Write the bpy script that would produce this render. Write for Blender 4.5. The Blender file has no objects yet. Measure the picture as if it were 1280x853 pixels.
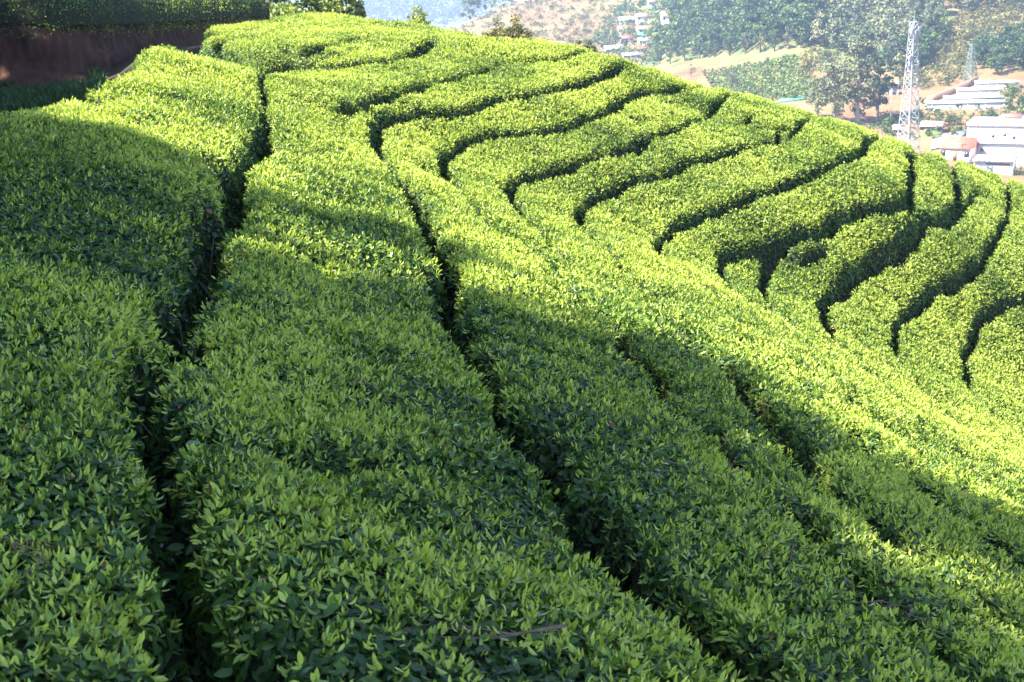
import bpy, bmesh, math, random
import numpy as np
from mathutils import Vector, Matrix

S = bpy.context.scene
# ------------------------------------------------------------------ camera, light, exposure
FPX = 1500.0; PITCH = math.radians(17.95); ROLL = math.radians(-3.0)
SUN_EL = math.radians(50); SUN_AZ = math.radians(-106)      # azimuth measured from +Y towards +X: the sun stands to the left, a little ahead
SUN_DIR = np.array([math.sin(SUN_AZ)*math.cos(SUN_EL), math.cos(SUN_AZ)*math.cos(SUN_EL), math.sin(SUN_EL)])
cam = bpy.data.cameras.new('camera'); cam_o = bpy.data.objects.new('camera', cam); S.collection.objects.link(cam_o); S.camera = cam_o
cam.sensor_width = 36; cam.lens = FPX*36/1280; cam.clip_start = 0.05; cam.clip_end = 9000
cam_o.matrix_world = Matrix.Rotation(math.pi/2-PITCH, 4, 'X') @ Matrix.Rotation(ROLL, 4, 'Z')
cam.dof.use_dof = True; cam.dof.focus_distance = 8.5; cam.dof.aperture_fstop = 7.1
w = bpy.data.worlds.new('World'); S.world = w; w.use_nodes = True
nt = w.node_tree; bg = nt.nodes['Background']
sky = nt.nodes.new('ShaderNodeTexSky'); sky.sky_type = 'NISHITA'; sky.sun_disc = False
sky.sun_elevation = SUN_EL; sky.sun_rotation = SUN_AZ; sky.altitude = 1800
nt.links.new(sky.outputs[0], bg.inputs[0]); bg.inputs[1].default_value = 0.11
sun = bpy.data.lights.new('sun', 'SUN'); sun.energy = 4.6; sun.angle = math.radians(0.8); sun.color = (1, .95, .85)
sun_o = bpy.data.objects.new('sun', sun); S.collection.objects.link(sun_o)
sun_o.rotation_euler = Vector(SUN_DIR).to_track_quat('Z', 'Y').to_euler()
S.view_settings.view_transform = 'Standard'; S.view_settings.look = 'None'; S.view_settings.gamma = 1.0
S.view_settings.exposure = 2.75; S.view_settings.use_curve_mapping = False
S.cycles.use_denoising = True; S.cycles.max_bounces = 6; S.cycles.transparent_max_bounces = 8
S.cycles.diffuse_bounces = 3; S.cycles.glossy_bounces = 2; S.cycles.transmission_bounces = 4; S.cycles.volume_bounces = 1
S.cycles.caustics_reflective = False; S.cycles.caustics_refractive = False; S.cycles.sample_clamp_indirect = 6
S.cycles.use_adaptive_sampling = True; S.cycles.adaptive_threshold = 0.02

# ------------------------------------------------------------------ surveying helpers: a photo direction and a height or distance give a world point
RC = np.array(cam_o.matrix_world.to_3x3())
def ray(px, py):
    return RC @ np.array([(px-640)/FPX, -(py-426.5)/FPX, -1.0])
def at_z(px, py, z):
    d = ray(px, py); return d*(z/d[2])
def at_y(px, py, y):
    d = ray(px, py); return d*(y/d[1])
def at_d(px, py, D):
    d = ray(px, py); return d*(D/math.hypot(d[0], d[1]))
def project(P):
    c = np.asarray(P) @ RC; return 640+FPX*c[..., 0]/-c[..., 2], 426.5-FPX*c[..., 1]/-c[..., 2]
rng = np.random.default_rng(7)

def vnoise(x, y, seed=0):
    xi = np.floor(x).astype(np.int64); yi = np.floor(y).astype(np.int64); xf = x-xi; yf = y-yi
    def h(a, b):
        n = (a*374761393 + b*668265263 + seed*974711) & 0xffffffff
        n = ((n ^ (n >> 13))*1274126177) & 0xffffffff
        return ((n ^ (n >> 16)) & 0xffff)/65535.0
    u = xf*xf*(3-2*xf); v = yf*yf*(3-2*yf)
    return (h(xi, yi)*(1-u)+h(xi+1, yi)*u)*(1-v)+(h(xi, yi+1)*(1-u)+h(xi+1, yi+1)*u)*v
def fbm(x, y, seed=0, o=3):
    s = 0; a = .5
    for k in range(o):
        s = s+a*vnoise(x*2**k, y*2**k, seed+k); a *= .5
    return s/(1-.5**o)

# ------------------------------------------------------------------ the tea hill: paths between the rows run nearly along contours
# each path: heights of the bush tops beside it along the path, then its traced course from the crest through the hollow and down the near slope
GAPS = {
'A': ([-1.50,-1.55,-1.43,-1.45,-1.72], [(575,36),(545,38),(508,40),(470,43),(440,46),(410,49),(390,52),(362,55),(345,50),(320,46),(295,43),(275,43),(270,55),(288,74),(318,93)]),
'B': ([-1.85,-1.8,-1.75,-1.75], [(655,46),(587,50),(560,56),(522,64),(485,75),(440,79),(410,82),(375,82),(345,84),(322,92),(333,130),(330,160),(318,185),(300,210),(285,240),(265,290),(250,320),(235,350),(225,385),(205,420),(190,450),(185,490),(190,540),(205,620),(220,680),(240,740),(265,800),(285,870)]),
'C': ([-2.1,-2.1,-1.95], [(735,62),(712,67),(690,71),(640,75),(602,85),(565,94),(527,100),(490,108),(452,116),(435,124),(415,131),(395,126),(378,128)]),
'D': ([-2.4,-2.4,-2.4,-2.3], [(790,78),(777,80),(760,87),(725,97),(690,106),(651,112),(615,119),(565,131),(510,140),(482,148),(470,156),(464,172),(480,190),(503,212),(515,245),(530,275),(548,310),(556,350),(570,395),(605,450),(640,500),(665,535),(715,590),(745,640),(790,700),(845,745),(900,790),(960,830),(1010,870)]),
'E': ([-2.9,-2.9,-2.9], [(855,103),(842,107),(805,117),(765,131),(745,140),(720,149),(675,160),(622,167),(582,177),(560,188),(549,200),(557,212),(575,235),(600,262),(625,290),(655,305),(682,324),(708,348),(740,380),(785,427),(815,457),(860,505),(920,570),(1000,650),(1080,720),(1180,800),(1250,855)]),
'F': ([-3.3,-3.3,-3.3], [(915,112),(904,120),(893,131),(877,143),(850,155),(812,167),(795,176),(747,190),(710,201),(680,209),(645,219),(632,228),(640,240),(652,262),(690,300),(732,337),(780,362),(850,415),(890,442),(940,487),(1000,560),(1028,590),(1080,640),(1160,705),(1290,790)]),
'G': ([-3.7,-3.7,-3.7], [(1000,150),(992,163),(955,178),(930,182),(890,194),(850,203),(827,216),(780,228),(740,244),(721,258),(724,270),(735,283),(760,308),(810,367),(895,402),(937,424),(1000,470),(1060,525),(1126,581),(1149,604),(1200,640),(1300,710)]),
'H': ([-4.1,-4.1,-4.1], [(1086,170),(1077,185),(1060,198),(1025,212),(980,227),(935,240),(900,252),(855,267),(822,287),(817,300),(832,322),(850,332),(907,372),(957,405),(985,422),(1040,465),(1100,515),(1170,575),(1300,670)]),
'I': ([-4.6,-4.6,-4.6], [(1140,185),(1139,205),(1140,232),(1122,243),(1080,255),(1042,266),(1015,281),(987,284),(945,299),(907,312),(896,322),(903,340),(915,357),(950,385),(1000,425),(1055,465),(1111,508),(1170,553),(1300,645)]),
'J': ([-4.95,-5.0,-5.0], [(1033,308),(1015,315),(985,318),(965,323),(956,336),(953,362),(962,376),(980,394),(1006,418),(1047,450),(1100,490),(1160,535),(1300,632)]),
'K': ([-5.4,-5.4,-5.4], [(1187,195),(1191,210),(1197,235),(1200,255),(1180,272),(1152,286),(1135,305),(1110,317),(1072,333),(1047,357),(1024,372),(1031,388),(1042,415),(1055,430),(1092,462),(1152,508),(1205,545),(1231,566),(1300,615)]),
'L': ([-6.1,-6.1,-6.1], [(1255,220),(1262,245),(1257,270),(1240,302),(1222,328),(1190,346),(1160,363),(1132,386),(1119,405),(1118,430),(1125,450),(1149,472),(1197,521),(1240,555),(1310,605)]),
'M': ([-7.0,-6.9,-6.9], [(1330,360),(1280,371),(1237,393),(1212,418),(1204,445),(1207,470),(1215,487),(1246,517),(1310,565)]),
'N': ([-1.15,-1.25,-1.7], [(40,112),(100,108),(130,128),(165,142),(190,152),(240,176),(268,192),(285,222),(283,245)]),
# short clefts that end between bushes
'a': ([-1.38,-1.38], [(360,23),(385,25),(415,25),(450,27)]),
'g': ([-3.5,-3.45], [(880,147),(905,158),(930,152),(937,141),(952,136),(970,138)]),
'h': ([-3.75,-3.6], [(968,178),(972,160),(985,156),(1028,156)]),
'f': ([-3.2,-3.2], [(797,152),(806,166)]),
'k': ([-5.75,-5.5], [(1222,240),(1205,258),(1180,280)]),
}
MAIN = 'ABCDEFGHIJKLMN'
HALF = dict(A=.20, B=.17, C=.17, D=.19, E=.15, F=.16, G=.15, H=.16, I=.17, J=.13, K=.22, L=.15, M=.14, N=.15, a=.10, g=.13, h=.13, f=.1, k=.16)
def curve3d(zs, pts):
    pts = np.array(pts, float)
    s = np.r_[0, np.cumsum(np.hypot(*np.diff(pts, axis=0).T))]; s /= s[-1]
    zz = np.interp(s, np.linspace(0, 1, len(zs)), zs)
    return np.array([at_z(p[0], p[1], z) for p, z in zip(pts, zz)])
G3 = {k: curve3d(*v) for k, v in GAPS.items()}

ctrl = [c for k in G3 for c in G3[k]]
for px, py, z in [(0,142,-1.2),(60,113,-1.2),(105,100,-1.15),(150,70,-1.08),(182,46,-1.03),(240,45,-1.15),(0,300,-1.40),(100,220,-1.35),(0,500,-1.60),(100,400,-1.55),(0,840,-1.75),(120,650,-1.7),
                  (250,75,-1.25),(200,110,-1.25),(300,120,-1.55)]:
    ctrl.append(at_z(px, py, z))
SIL = [(300,29,31),(360,20,33),(400,18,34),(450,21,33),(520,30,30.5),(600,45,29.5),(640,53,29),(700,63,28.5),(780,79,28),(850,98,28.2),(915,113,29),(960,125,28.5),(1020,141,28),(1060,154,27.5),(1100,166,27.5),(1150,182,28.5),(1200,201,30),(1240,216,31),(1280,233,31.5)]
for px, py, y in SIL:
    P = at_y(px, py, y); ctrl.append(P)
    d = ray(px, py); d /= np.hypot(d[0], d[1])
    ctrl.append(P+d*4+np.array([0, 0, -1.1])); ctrl.append(P+d*10+np.array([0, 0, -3.8]))
for p in [(-10,12,-1.3),(-14,24,-1.3),(-20,14,-1.25),(-9,27,-1.35),(-10,33,-1.5),(-6,3,-1.5),(-12,3,-1.3),(-3,-1,-1.9),(0,-1,-2.35),(3,1,-3.6),(6,4,-5.4),(9,9,-7.6),(12,16,-9.6),(14,22,-9.6),(16,28,-9.5),(-15,36,-1.8)]:
    ctrl.append(np.array(p, float))
ctrl = np.array(ctrl)
def U(r2): return 0.5*r2*np.log(np.maximum(r2, 1e-9))
_q = ctrl[:, :2]; NC_ = len(_q); d2 = ((_q[:, None]-_q[None])**2).sum(-1)
_A = np.zeros((NC_+3, NC_+3)); _A[:NC_, :NC_] = U(d2)+np.eye(NC_)*0.6; _A[:NC_, NC_] = 1; _A[:NC_, NC_+1:] = _q; _A[NC_, :NC_] = 1; _A[NC_+1:, :NC_] = _q.T
_c = np.linalg.solve(_A, np.r_[ctrl[:, 2], 0, 0, 0])
def top_z(x, y):
    x = np.atleast_1d(np.asarray(x, float)); y = np.atleast_1d(np.asarray(y, float)); sh = x.shape; x = x.ravel(); y = y.ravel(); out = np.empty(len(x))
    for i in range(0, len(x), 20000):
        a, b = x[i:i+20000], y[i:i+20000]
        r2 = (a[:, None]-_q[:, 0])**2+(b[:, None]-_q[:, 1])**2
        out[i:i+20000] = U(r2)@_c[:NC_]+_c[NC_]+_c[NC_+1]*a+_c[NC_+2]*b
    return out.reshape(sh)

# ------------------------------------------------------------------ mesh and tagging helpers
def link(o, parent=None):
    S.collection.objects.link(o)
    if parent is not None: o.parent = parent
    return o
def tag(o, label=None, cat=None, group=None, kind=None):
    if label: o['label'] = label
    if cat: o['category'] = cat
    if group: o['group'] = group
    if kind: o['kind'] = kind
    return o
def empty(name, loc=(0, 0, 0)):
    o = bpy.data.objects.new(name, None); o.location = loc; o.empty_display_size = .2; return link(o)
def np_mesh(name, V, polys, mat=None, parent=None, attrs=None, smooth=False, loc=None):
    """V (n,3); polys: list of (m,k) index arrays; attrs: {name: (n,) floats}"""
    me = bpy.data.meshes.new(name); V = np.asarray(V, np.float32)
    if loc is not None: V = V-np.asarray(loc, np.float32)
    polys = [np.asarray(p, np.int32) for p in polys if len(p)]
    nl = sum(p.size for p in polys); nf = sum(len(p) for p in polys)
    me.vertices.add(len(V)); me.vertices.foreach_set('co', V.ravel())
    me.loops.add(nl); me.polygons.add(nf)
    me.loops.foreach_set('vertex_index', np.concatenate([p.ravel() for p in polys]))
    tot = np.concatenate([np.full(len(p), p.shape[1], np.int32) for p in polys])
    me.polygons.foreach_set('loop_start', np.r_[0, np.cumsum(tot)[:-1]].astype(np.int32))
    if smooth: me.polygons.foreach_set('use_smooth', np.ones(nf, bool))
    me.update(calc_edges=True)
    for k, a in (attrs or {}).items():
        at = me.attributes.new(k, 'FLOAT', 'POINT'); at.data.foreach_set('value', np.asarray(a, np.float32))
    if mat is not None: me.materials.append(mat)
    o = bpy.data.objects.new(name, me)
    if loc is not None and parent is None: o.location = loc
    return link(o, parent)
def nodes(name):
    m = bpy.data.materials.new(name); m.use_nodes = True; n = m.node_tree.nodes; n.clear()
    out = n.new('ShaderNodeOutputMaterial'); return m, n, m.node_tree.links, out
def mat_plain(name, col, rough=.7, spec=.3, noise=0.0, scale=6.0, metal=0.0, bump=0.0):
    m, n, l, out = nodes(name); p = n.new('ShaderNodeBsdfPrincipled')
    p.inputs['Base Color'].default_value = (*col, 1); p.inputs['Roughness'].default_value = rough
    p.inputs['Specular IOR Level'].default_value = spec; p.inputs['Metallic'].default_value = metal
    if noise or bump:
        t = n.new('ShaderNodeTexCoord'); x = n.new('ShaderNodeTexNoise'); x.inputs['Scale'].default_value = scale; x.inputs['Detail'].default_value = 5
        l.new(t.outputs['Object'], x.inputs['Vector'])
        if noise:
            r = n.new('ShaderNodeValToRGB'); e = r.color_ramp.elements
            e[0].position = .3; e[1].position = .7
            e[0].color = (*[c*(1-noise) for c in col], 1); e[1].color = (*[min(1, c*(1+noise)) for c in col], 1)
            l.new(x.outputs['Fac'], r.inputs[0]); l.new(r.outputs[0], p.inputs['Base Color'])
        if bump:
            b = n.new('ShaderNodeBump'); b.inputs['Strength'].default_value = bump; b.inputs['Distance'].default_value = .1
            l.new(x.outputs['Fac'], b.inputs['Height']); l.new(b.outputs[0], p.inputs['Normal'])
    l.new(p.outputs[0], out.inputs[0]); return m
def mat_leaf(name, stops, rough=.46, spec=.34, trans=.32, tcol=1.25):
    m, n, l, out = nodes(name)
    a = n.new('ShaderNodeAttribute'); a.attribute_name = 'tone'
    r = n.new('ShaderNodeValToRGB'); e = r.color_ramp.elements
    while len(e) < len(stops): e.new(.5)
    for k, (p_, c) in enumerate(stops): e[k].position = p_; e[k].color = (*c, 1)
    l.new(a.outputs['Fac'], r.inputs[0])
    p = n.new('ShaderNodeBsdfPrincipled'); p.inputs['Roughness'].default_value = rough; p.inputs['Specular IOR Level'].default_value = spec
    l.new(r.outputs[0], p.inputs['Base Color'])
    t = n.new('ShaderNodeBsdfTranslucent'); mx = n.new('ShaderNodeMixRGB'); mx.blend_type = 'MULTIPLY'; mx.inputs[0].default_value = 1
    mx.inputs[2].default_value = (tcol*1.15, tcol*1.1, tcol*.5, 1); l.new(r.outputs[0], mx.inputs[1]); l.new(mx.outputs[0], t.inputs[0])
    s = n.new('ShaderNodeMixShader'); s.inputs[0].default_value = trans; l.new(p.outputs[0], s.inputs[1]); l.new(t.outputs[0], s.inputs[2])
    l.new(s.outputs[0], out.inputs[0]); return m

# leaf shapes, unit length along +Y, normal +Z
def leaf_template(lod, wr=.185, curl=.25):
    if lod == 2:
        V = np.array([(0, 0, 0), (wr, .48, .08), (0, 1, -curl*.7), (-wr, .48, .08)], float); return V, [np.array([(0, 1, 2), (0, 2, 3)])]
    st = [(.0, .05), (.3, .85), (.62, .92), (.85, .5)] if lod == 0 else [(.28, .85), (.66, .9)]
    V = []; T = []; Q = []
    def zc(t): return -curl*t*t+.25*curl*t
    if lod == 1: V.append((0, 0, 0))
    b = len(V)
    for t, h in st: V += [(-wr*h, t, zc(t)+.10*h), (0, t, zc(t)), (wr*h, t, zc(t)+.10*h)]
    V.append((0, 1, zc(1))); tip = len(V)-1
    for k in range(len(st)-1):
        i = b+3*k; Q += [(i, i+1, i+4, i+3), (i+1, i+2, i+5, i+4)]
    i = b+3*(len(st)-1); T += [(i, i+1, tip), (i+1, i+2, tip)]
    if lod == 1: T += [(0, b+1, b), (0, b+2, b+1)]
    return np.array(V, float), [np.array(T), np.array(Q)]
TEMPL = {k: leaf_template(k) for k in (0, 1, 2)}
def unit(a): return a/np.maximum(np.linalg.norm(a, axis=-1, keepdims=True), 1e-9)
def place_leaves(pos, ydir, nrm, length, lod, width=1.0, curl=None):
    """all leaves of one detail level as vertex and face arrays"""
    V, F = TEMPL[lod]; y = unit(ydir); x = unit(np.cross(y, nrm)); z = np.cross(x, y); n = len(pos)
    L = length[:, None, None]; wv = np.asarray(width)*np.ones(n); cu = np.ones(n) if curl is None else curl
    P = pos[:, None, :]+L*(V[None, :, 0:1]*wv[:, None, None]*x[:, None]+V[None, :, 1:2]*y[:, None]+V[None, :, 2:3]*cu[:, None, None]*z[:, None])
    off = (np.arange(n)*len(V))[:, None, None]
    return P.reshape(-1, 3), [(f[None]+off).reshape(-1, f.shape[1]) for f in F], len(V)
def merge(parts):
    """[(V, [faces], tones)] -> V, polys, tone"""
    Vs = []; Ts = []; Qs = []; A = []; o = 0
    for V, F, t in parts:
        for f in F: (Ts if f.shape[1] == 3 else Qs).append(f+o)
        Vs.append(V); A.append(t); o += len(V)
    if not Vs: return None
    return np.concatenate(Vs), ([np.concatenate(Ts)] if Ts else [])+([np.concatenate(Qs)] if Qs else []), np.concatenate(A)

M = {}
M['tea'] = mat_leaf('tea leaf', [(0, (.20, .10, .05)), (.02, (.13, .06, .03)), (.035, (.024, .052, .012)), (.35, (.056, .115, .017)), (.6, (.155, .225, .033)), (1, (.41, .48, .085))], trans=.35)
M['core'] = mat_plain('dark tea twigs', (.022, .026, .014), .95, .1, .5, 25)
M['wood'] = mat_plain('grey brown twig', (.13, .085, .06), .9, .2, .4, 30)

def tube(path, radii, seg=7):
    P = np.asarray(path, float); V = []; F = []
    for k in range(len(P)):
        t = unit(P[min(k+1, len(P)-1)]-P[max(k-1, 0)]); a = unit(np.cross(t, [0.3, .9, .2])); b = np.cross(t, a)
        for j in range(seg):
            an = 2*math.pi*j/seg; V.append(P[k]+(a*math.cos(an)+b*math.sin(an))*radii[k])
    for k in range(len(P)-1):
        for j in range(seg): F.append((k*seg+j, k*seg+(j+1) % seg, (k+1)*seg+(j+1) % seg, (k+1)*seg+j))
    return np.array(V), np.array(F)
def join(parts):
    V = []; F = []; o = 0
    for v, f in parts: V.append(v); F.append(f+o); o += len(v)
    return np.concatenate(V), [np.concatenate(F)]

# ------------------------------------------------------------------ tea rows: bush tops, paths cut between them, one thing per row
RES = .062
gx = np.arange(-7.2, 16.0, RES); gy = np.arange(1.0, 38.5, RES); GX, GY = np.meshgrid(gx, gy)
edge_l = [at_z(px, py, z)[:2] for px, py, z in [(-60,172,-1.25),(0,142,-1.2),(60,113,-1.18),(105,100,-1.15),(150,70,-1.08),(182,46,-1.04)]]
REGION = [(-7.0, 1.1), (-7.0, 8.0)]+[tuple(p) for p in edge_l]+[(-4.9, 20.0), (-5.0, 22.3), (-5.9, 24.5), (-6.6, 27.3), (-7.3, 30.5), (-7.4, 33.5), (-5, 37), (0, 36.2), (3, 34), (6, 32.5), (9, 33), (12, 34.5), (15.6, 35.5), (15.6, 13), (9.5, 8.5), (6.2, 4.2), (4.2, 1.1)]
def seg_dist(X, Y, P):
    d = np.full(X.shape, 1e9)
    for (ax, ay), (bx, by) in zip(P[:-1], P[1:]):
        ux, uy = bx-ax, by-ay; L = ux*ux+uy*uy+1e-12
        t = np.clip(((X-ax)*ux+(Y-ay)*uy)/L, 0, 1); np.minimum(d, np.hypot(X-ax-t*ux, Y-ay-t*uy), out=d)
    return d
def inside(X, Y, P):
    r = np.zeros(X.shape, bool)
    for (ax, ay), (bx, by) in zip(P, P[1:]+P[:1]):
        c = (ay > Y) != (by > Y); r ^= c & (X < (bx-ax)*(Y-ay)/(by-ay+1e-12)+ax)
    return r
def smoothline(P):                              # one Chaikin pass keeps the traced bends but rounds the corners
    P = np.asarray(P, float)
    for _ in range(2):
        a = P[:-1]*.75+P[1:]*.25; b = P[:-1]*.25+P[1:]*.75
        P = np.concatenate([P[:1], np.stack([a, b], 1).reshape(-1, 2), P[-1:]])
    return P
LINES = {}
for k, c in G3.items():
    P = smoothline(c[:, :2])
    far = dict(A=(.8, .6), B=(.6, .8), C=(.5, .87), M=(.9, .3)).get(k, (.4, .92))
    if k in 'ABCDEFGHIKLM': P = np.r_[[P[0]+np.array(far)*11], P]
    if k in 'DEFGHIJKLM': P = np.r_[P, [P[-1]+(P[-1]-P[-2])/np.linalg.norm(P[-1]-P[-2])*9]]
    if k == 'B': P = np.r_[P, [P[-1]+np.array([.35, -3])]]
    LINES[k] = P
NA = np.interp(np.hypot(GX, GY), [8, 16], [.26, .12])
wx = GX+NA*(fbm(GX*1.7, GY*1.7, 3)-.5)+NA*.7*(vnoise(GX*4.5, GY*4.5, 9)-.5); wy = GY+NA*(fbm(GX*1.7+40, GY*1.7, 5)-.5)
wid = .62+.85*fbm(GX*.9, GY*.9, 21, 2)
carve = np.zeros(GX.shape); cut = np.full(GX.shape, 1e9)
for k, P in LINES.items():
    d = seg_dist(wx, wy, P); h = HALF[k]*np.where(GY < 15, wid, .72+.45*fbm(GX*.9, GY*.9, 23, 2))*(.58 if k == 'K' else .95 if k == 'A' else .7 if k == 'a' else np.interp(GY, [13, 15, 19, 21], [.54, .32, .32, 1.1]) if k == 'B' else np.interp(GY, [13, 17], [.54, .74 if k in 'CDEFGH' else .66 if k in 'IJ' else .54]))
    if k in 'EFGHIJKL': h = h*np.where(GY < 15.5, np.clip(.15+.9*fbm(GX*.55+7, GY*.55, 31, 2), .3, 1.0), 1.0)
    if k in 'BD': h = h*np.where(GY < 13, np.clip(.35+1.0*fbm(GX*1.1+3, GY*1.1, 37, 2), .4, 1.3), 1)
    f = 1-np.clip((d-h*.55)/(h*.45+np.interp(GY, [13, 17], [.085, .055])), 0, 1); f = f*f*(3-2*f)*np.clip(h/.06, .3, 1)
    carve = np.maximum(carve, f)
    if k in MAIN: cut = np.minimum(cut, seg_dist(GX, GY, P))
for px in ([(378,128,-1.95),(350,132,-1.9),(326,140,-1.8)], [(1033,308,-4.9),(1046,292,-4.85),(1052,262,-4.6)], [(40,112,-1.15),(-10,116,-1.1)], [(283,245,-1.7),(290,234,-1.75)], [(318,93,-1.75),(324,97,-1.78)], [(274,46,-1.43),(255,42,-1.45)]):
    cut = np.minimum(cut, seg_dist(GX, GY, np.array([at_z(*p)[:2] for p in px])))
INR = inside(GX, GY, REGION); de = seg_dist(wx, wy, REGION+REGION[:1])
fe = 1-np.clip((de-.04)/.24, 0, 1); carve = np.maximum(carve, fe*fe*(3-2*fe))
T0 = top_z(GX, GY)
bump = .13*(fbm(GX*.9, GY*.9, 51, 2)-.5)+.07*(fbm(GX*3.2, GY*3.2, 61, 2)-.5)
cell = np.abs(vnoise(GX*1.1+5, GY*1.1, 71)-.5); dip = np.clip(1-cell/.06, 0, 1)*np.clip(fbm(GX*.8, GY*.8, 81, 2)*2.4-.8, 0, 1)   # shallow dips where two bushes meet
TOP = T0-.07+bump-np.interp(np.hypot(GX, GY), [9, 15], [.13, .2])*dip-np.interp(np.hypot(GX, GY), [9, 15], [.60, .35])*carve
GROUND_DROP = .80
def drop(r): return np.interp(r, [9, 15], [.80, .46])
gyy, gxx = np.gradient(TOP, RES); NRM = unit(np.stack([-gxx, -gyy, np.ones_like(gxx)], -1)); AREA = np.minimum(np.sqrt(1+gxx**2+gyy**2), 3.2)

# rows: flood fill between the paths, then let the rows grow to the middle of each path
lab = np.zeros(GX.shape, int); free = INR & (cut > .11); nlab = 0
for sy, sx in zip(*np.nonzero(free)):
    if lab[sy, sx]: continue
    nlab += 1; st = [(sy, sx)]; lab[sy, sx] = nlab; cnt = 0
    while st:
        a, b = st.pop(); cnt += 1
        for c, d in ((a+1, b), (a-1, b), (a, b+1), (a, b-1)):
            if 0 <= c < lab.shape[0] and 0 <= d < lab.shape[1] and free[c, d] and not lab[c, d]: lab[c, d] = nlab; st.append((c, d))
    if cnt < 380: lab[lab == nlab] = -1
lab[lab == -1] = 0
for _ in range(18):
    todo = INR & (lab == 0)
    if not todo.any(): break
    for ax, s in ((0, 1), (0, -1), (1, 1), (1, -1)):
        r = np.roll(lab, s, ax); m_ = INR & (lab == 0) & (r > 0); lab[m_] = r[m_]
ROWS = [i for i in np.unique(lab) if i > 0]

PX, PY = project(np.stack([GX, GY, TOP], -1)); DIST = np.sqrt(GX**2+GY**2+TOP**2)
seen = (PX > -160) & (PX < 1440) & (PY > -120) & (PY < 1010)
facing = -(NRM*np.stack([GX, GY, TOP], -1)).sum(-1)/DIST
dens = np.interp(DIST, [3, 6, 10, 16, 24, 36], [5000, 4300, 3100, 2250, 1850, 1400])
dens = dens*np.where(seen, 1, .06)*np.interp(facing, [-.5, -.15, 0], [.12, .35, 1])*AREA*np.where(carve > .93, .15, 1)
dens = np.where(INR, dens, 0)
def bil(A, x, y):
    fx = (x-gx[0])/RES; fy = (y-gy[0])/RES; ix = np.clip(fx.astype(int), 0, A.shape[1]-2); iy = np.clip(fy.astype(int), 0, A.shape[0]-2); u = fx-ix; v = fy-iy
    if A.ndim == 3: u = u[:, None]; v = v[:, None]
    return (A[iy, ix]*(1-u)+A[iy, ix+1]*u)*(1-v)+(A[iy+1, ix]*(1-u)+A[iy+1, ix+1]*u)*v
def rvec(n): return unit(rng.normal(size=(n, 3)))
def foliage_parts(x, y):
    """leaves of the bushes standing at the sample points"""
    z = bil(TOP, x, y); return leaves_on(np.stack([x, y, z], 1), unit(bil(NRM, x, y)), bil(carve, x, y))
def leaves_on(p, nr, cv, dull=0.0):
    n = len(p); parts = []; x = p[:, 0]; y = p[:, 1]; d = np.linalg.norm(p, axis=1)
    side = np.clip(cv*2.2-.1, 0, 1); vig = fbm(x*.7, y*.7, 91, 2); patch = fbm(x*2.6, y*2.6, 95, 2); bush = vnoise(x*.85+9, y*.85, 97)-.5  # side: path flanks get darker tone and fewer bright shoots, painting their shade
    sc = np.interp(d, [3, 9, 18, 36], [.86, .92, 1.0, 1.18])
    lod = np.where(d < 5.6, 0, np.where(d < 11, 1, 2))
    kind = rng.random(n)
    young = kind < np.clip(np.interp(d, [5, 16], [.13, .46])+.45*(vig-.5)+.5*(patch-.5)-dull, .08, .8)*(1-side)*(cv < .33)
    # old leaves, dark, lying about the surface
    for L in (0, 1, 2):
        m = (~young) & (lod == L); k = m.sum()
        if k:
            N = unit(nr[m]+rng.normal(size=(k, 3))*.42); Y = rvec(k)+nr[m]*.15+np.array([0, 0, -.1]); Y = Y-N*(Y*N).sum(1, keepdims=True)*.8
            q = p[m]+nr[m]*rng.uniform(-.045, .03, (k, 1))
            ln = rng.uniform(.034, .078, k)*sc[m]*(1+.25*side[m]); tone = np.clip(np.interp(d[m], [8, 18], [.24, .33])+rng.normal(0, .13, k)+.22*bush[m]+.2*(patch[m]-.5)-.10*side[m], .04, .75)  # the side term puts shade of the gaps into the leaf tone
            dead = rng.random(k) < .006+.05*(patch[m] > .74); tone[dead] = .01
            V, F, c = place_leaves(q, Y, N, ln, L, rng.uniform(.95, 1.35, k), rng.uniform(.3, 1.8, k)); parts.append((V, F, np.repeat(tone, c)))
    # fresh shoots: a bud and two or three bright leaves standing up
    for L in (0, 1, 2):
        m = young & (lod == L); k = m.sum()
        if not k: continue
        ax = unit(nr[m]*.6+np.array([0, 0, .5])+rng.normal(size=(k, 3))*.5); b = p[m]+nr[m]*rng.uniform(-.03, .04, (k, 1)); base = np.clip(rng.normal(.80, .16, k)+.45*(vig[m]-.5)+.3*bush[m], .4, 1)
        reps = 3 if L < 2 else 2; ph = rng.random(k)*6.283
        t1 = unit(np.cross(ax, rvec(k))); t2 = np.cross(ax, t1)
        for j in range(reps):
            a = ph+j*2.2+rng.normal(size=k)*.3; out = t1*np.cos(a)[:, None]+t2*np.sin(a)[:, None]
            tl = (rng.uniform(.1, .3, k) if j == 0 else rng.uniform(.4, 1.5, k))[:, None]
            Y = ax*np.cos(tl)+out*np.sin(tl); N = ax*np.sin(tl)-out*np.cos(tl)
            ln = (rng.uniform(.020, .040, k) if j == 0 else rng.uniform(.030, .058, k))*sc[m]
            tone = np.clip(base+(.1 if j == 0 else -.08*j)+rng.normal(size=k)*.10, .25, 1)
            V, F, c = place_leaves(b+ax*(.012*(reps-j)), Y, -N if j == 0 else -N, ln, L, rng.uniform(.85, 1.25, k)*(.8 if j == 0 else 1), rng.uniform(-.1, 2.2, k)); parts.append((V, F, np.repeat(tone, c)))
    return parts
TEA_GROUP = 'tea hedges on the hill'
ROW_INFO = {}
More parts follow.
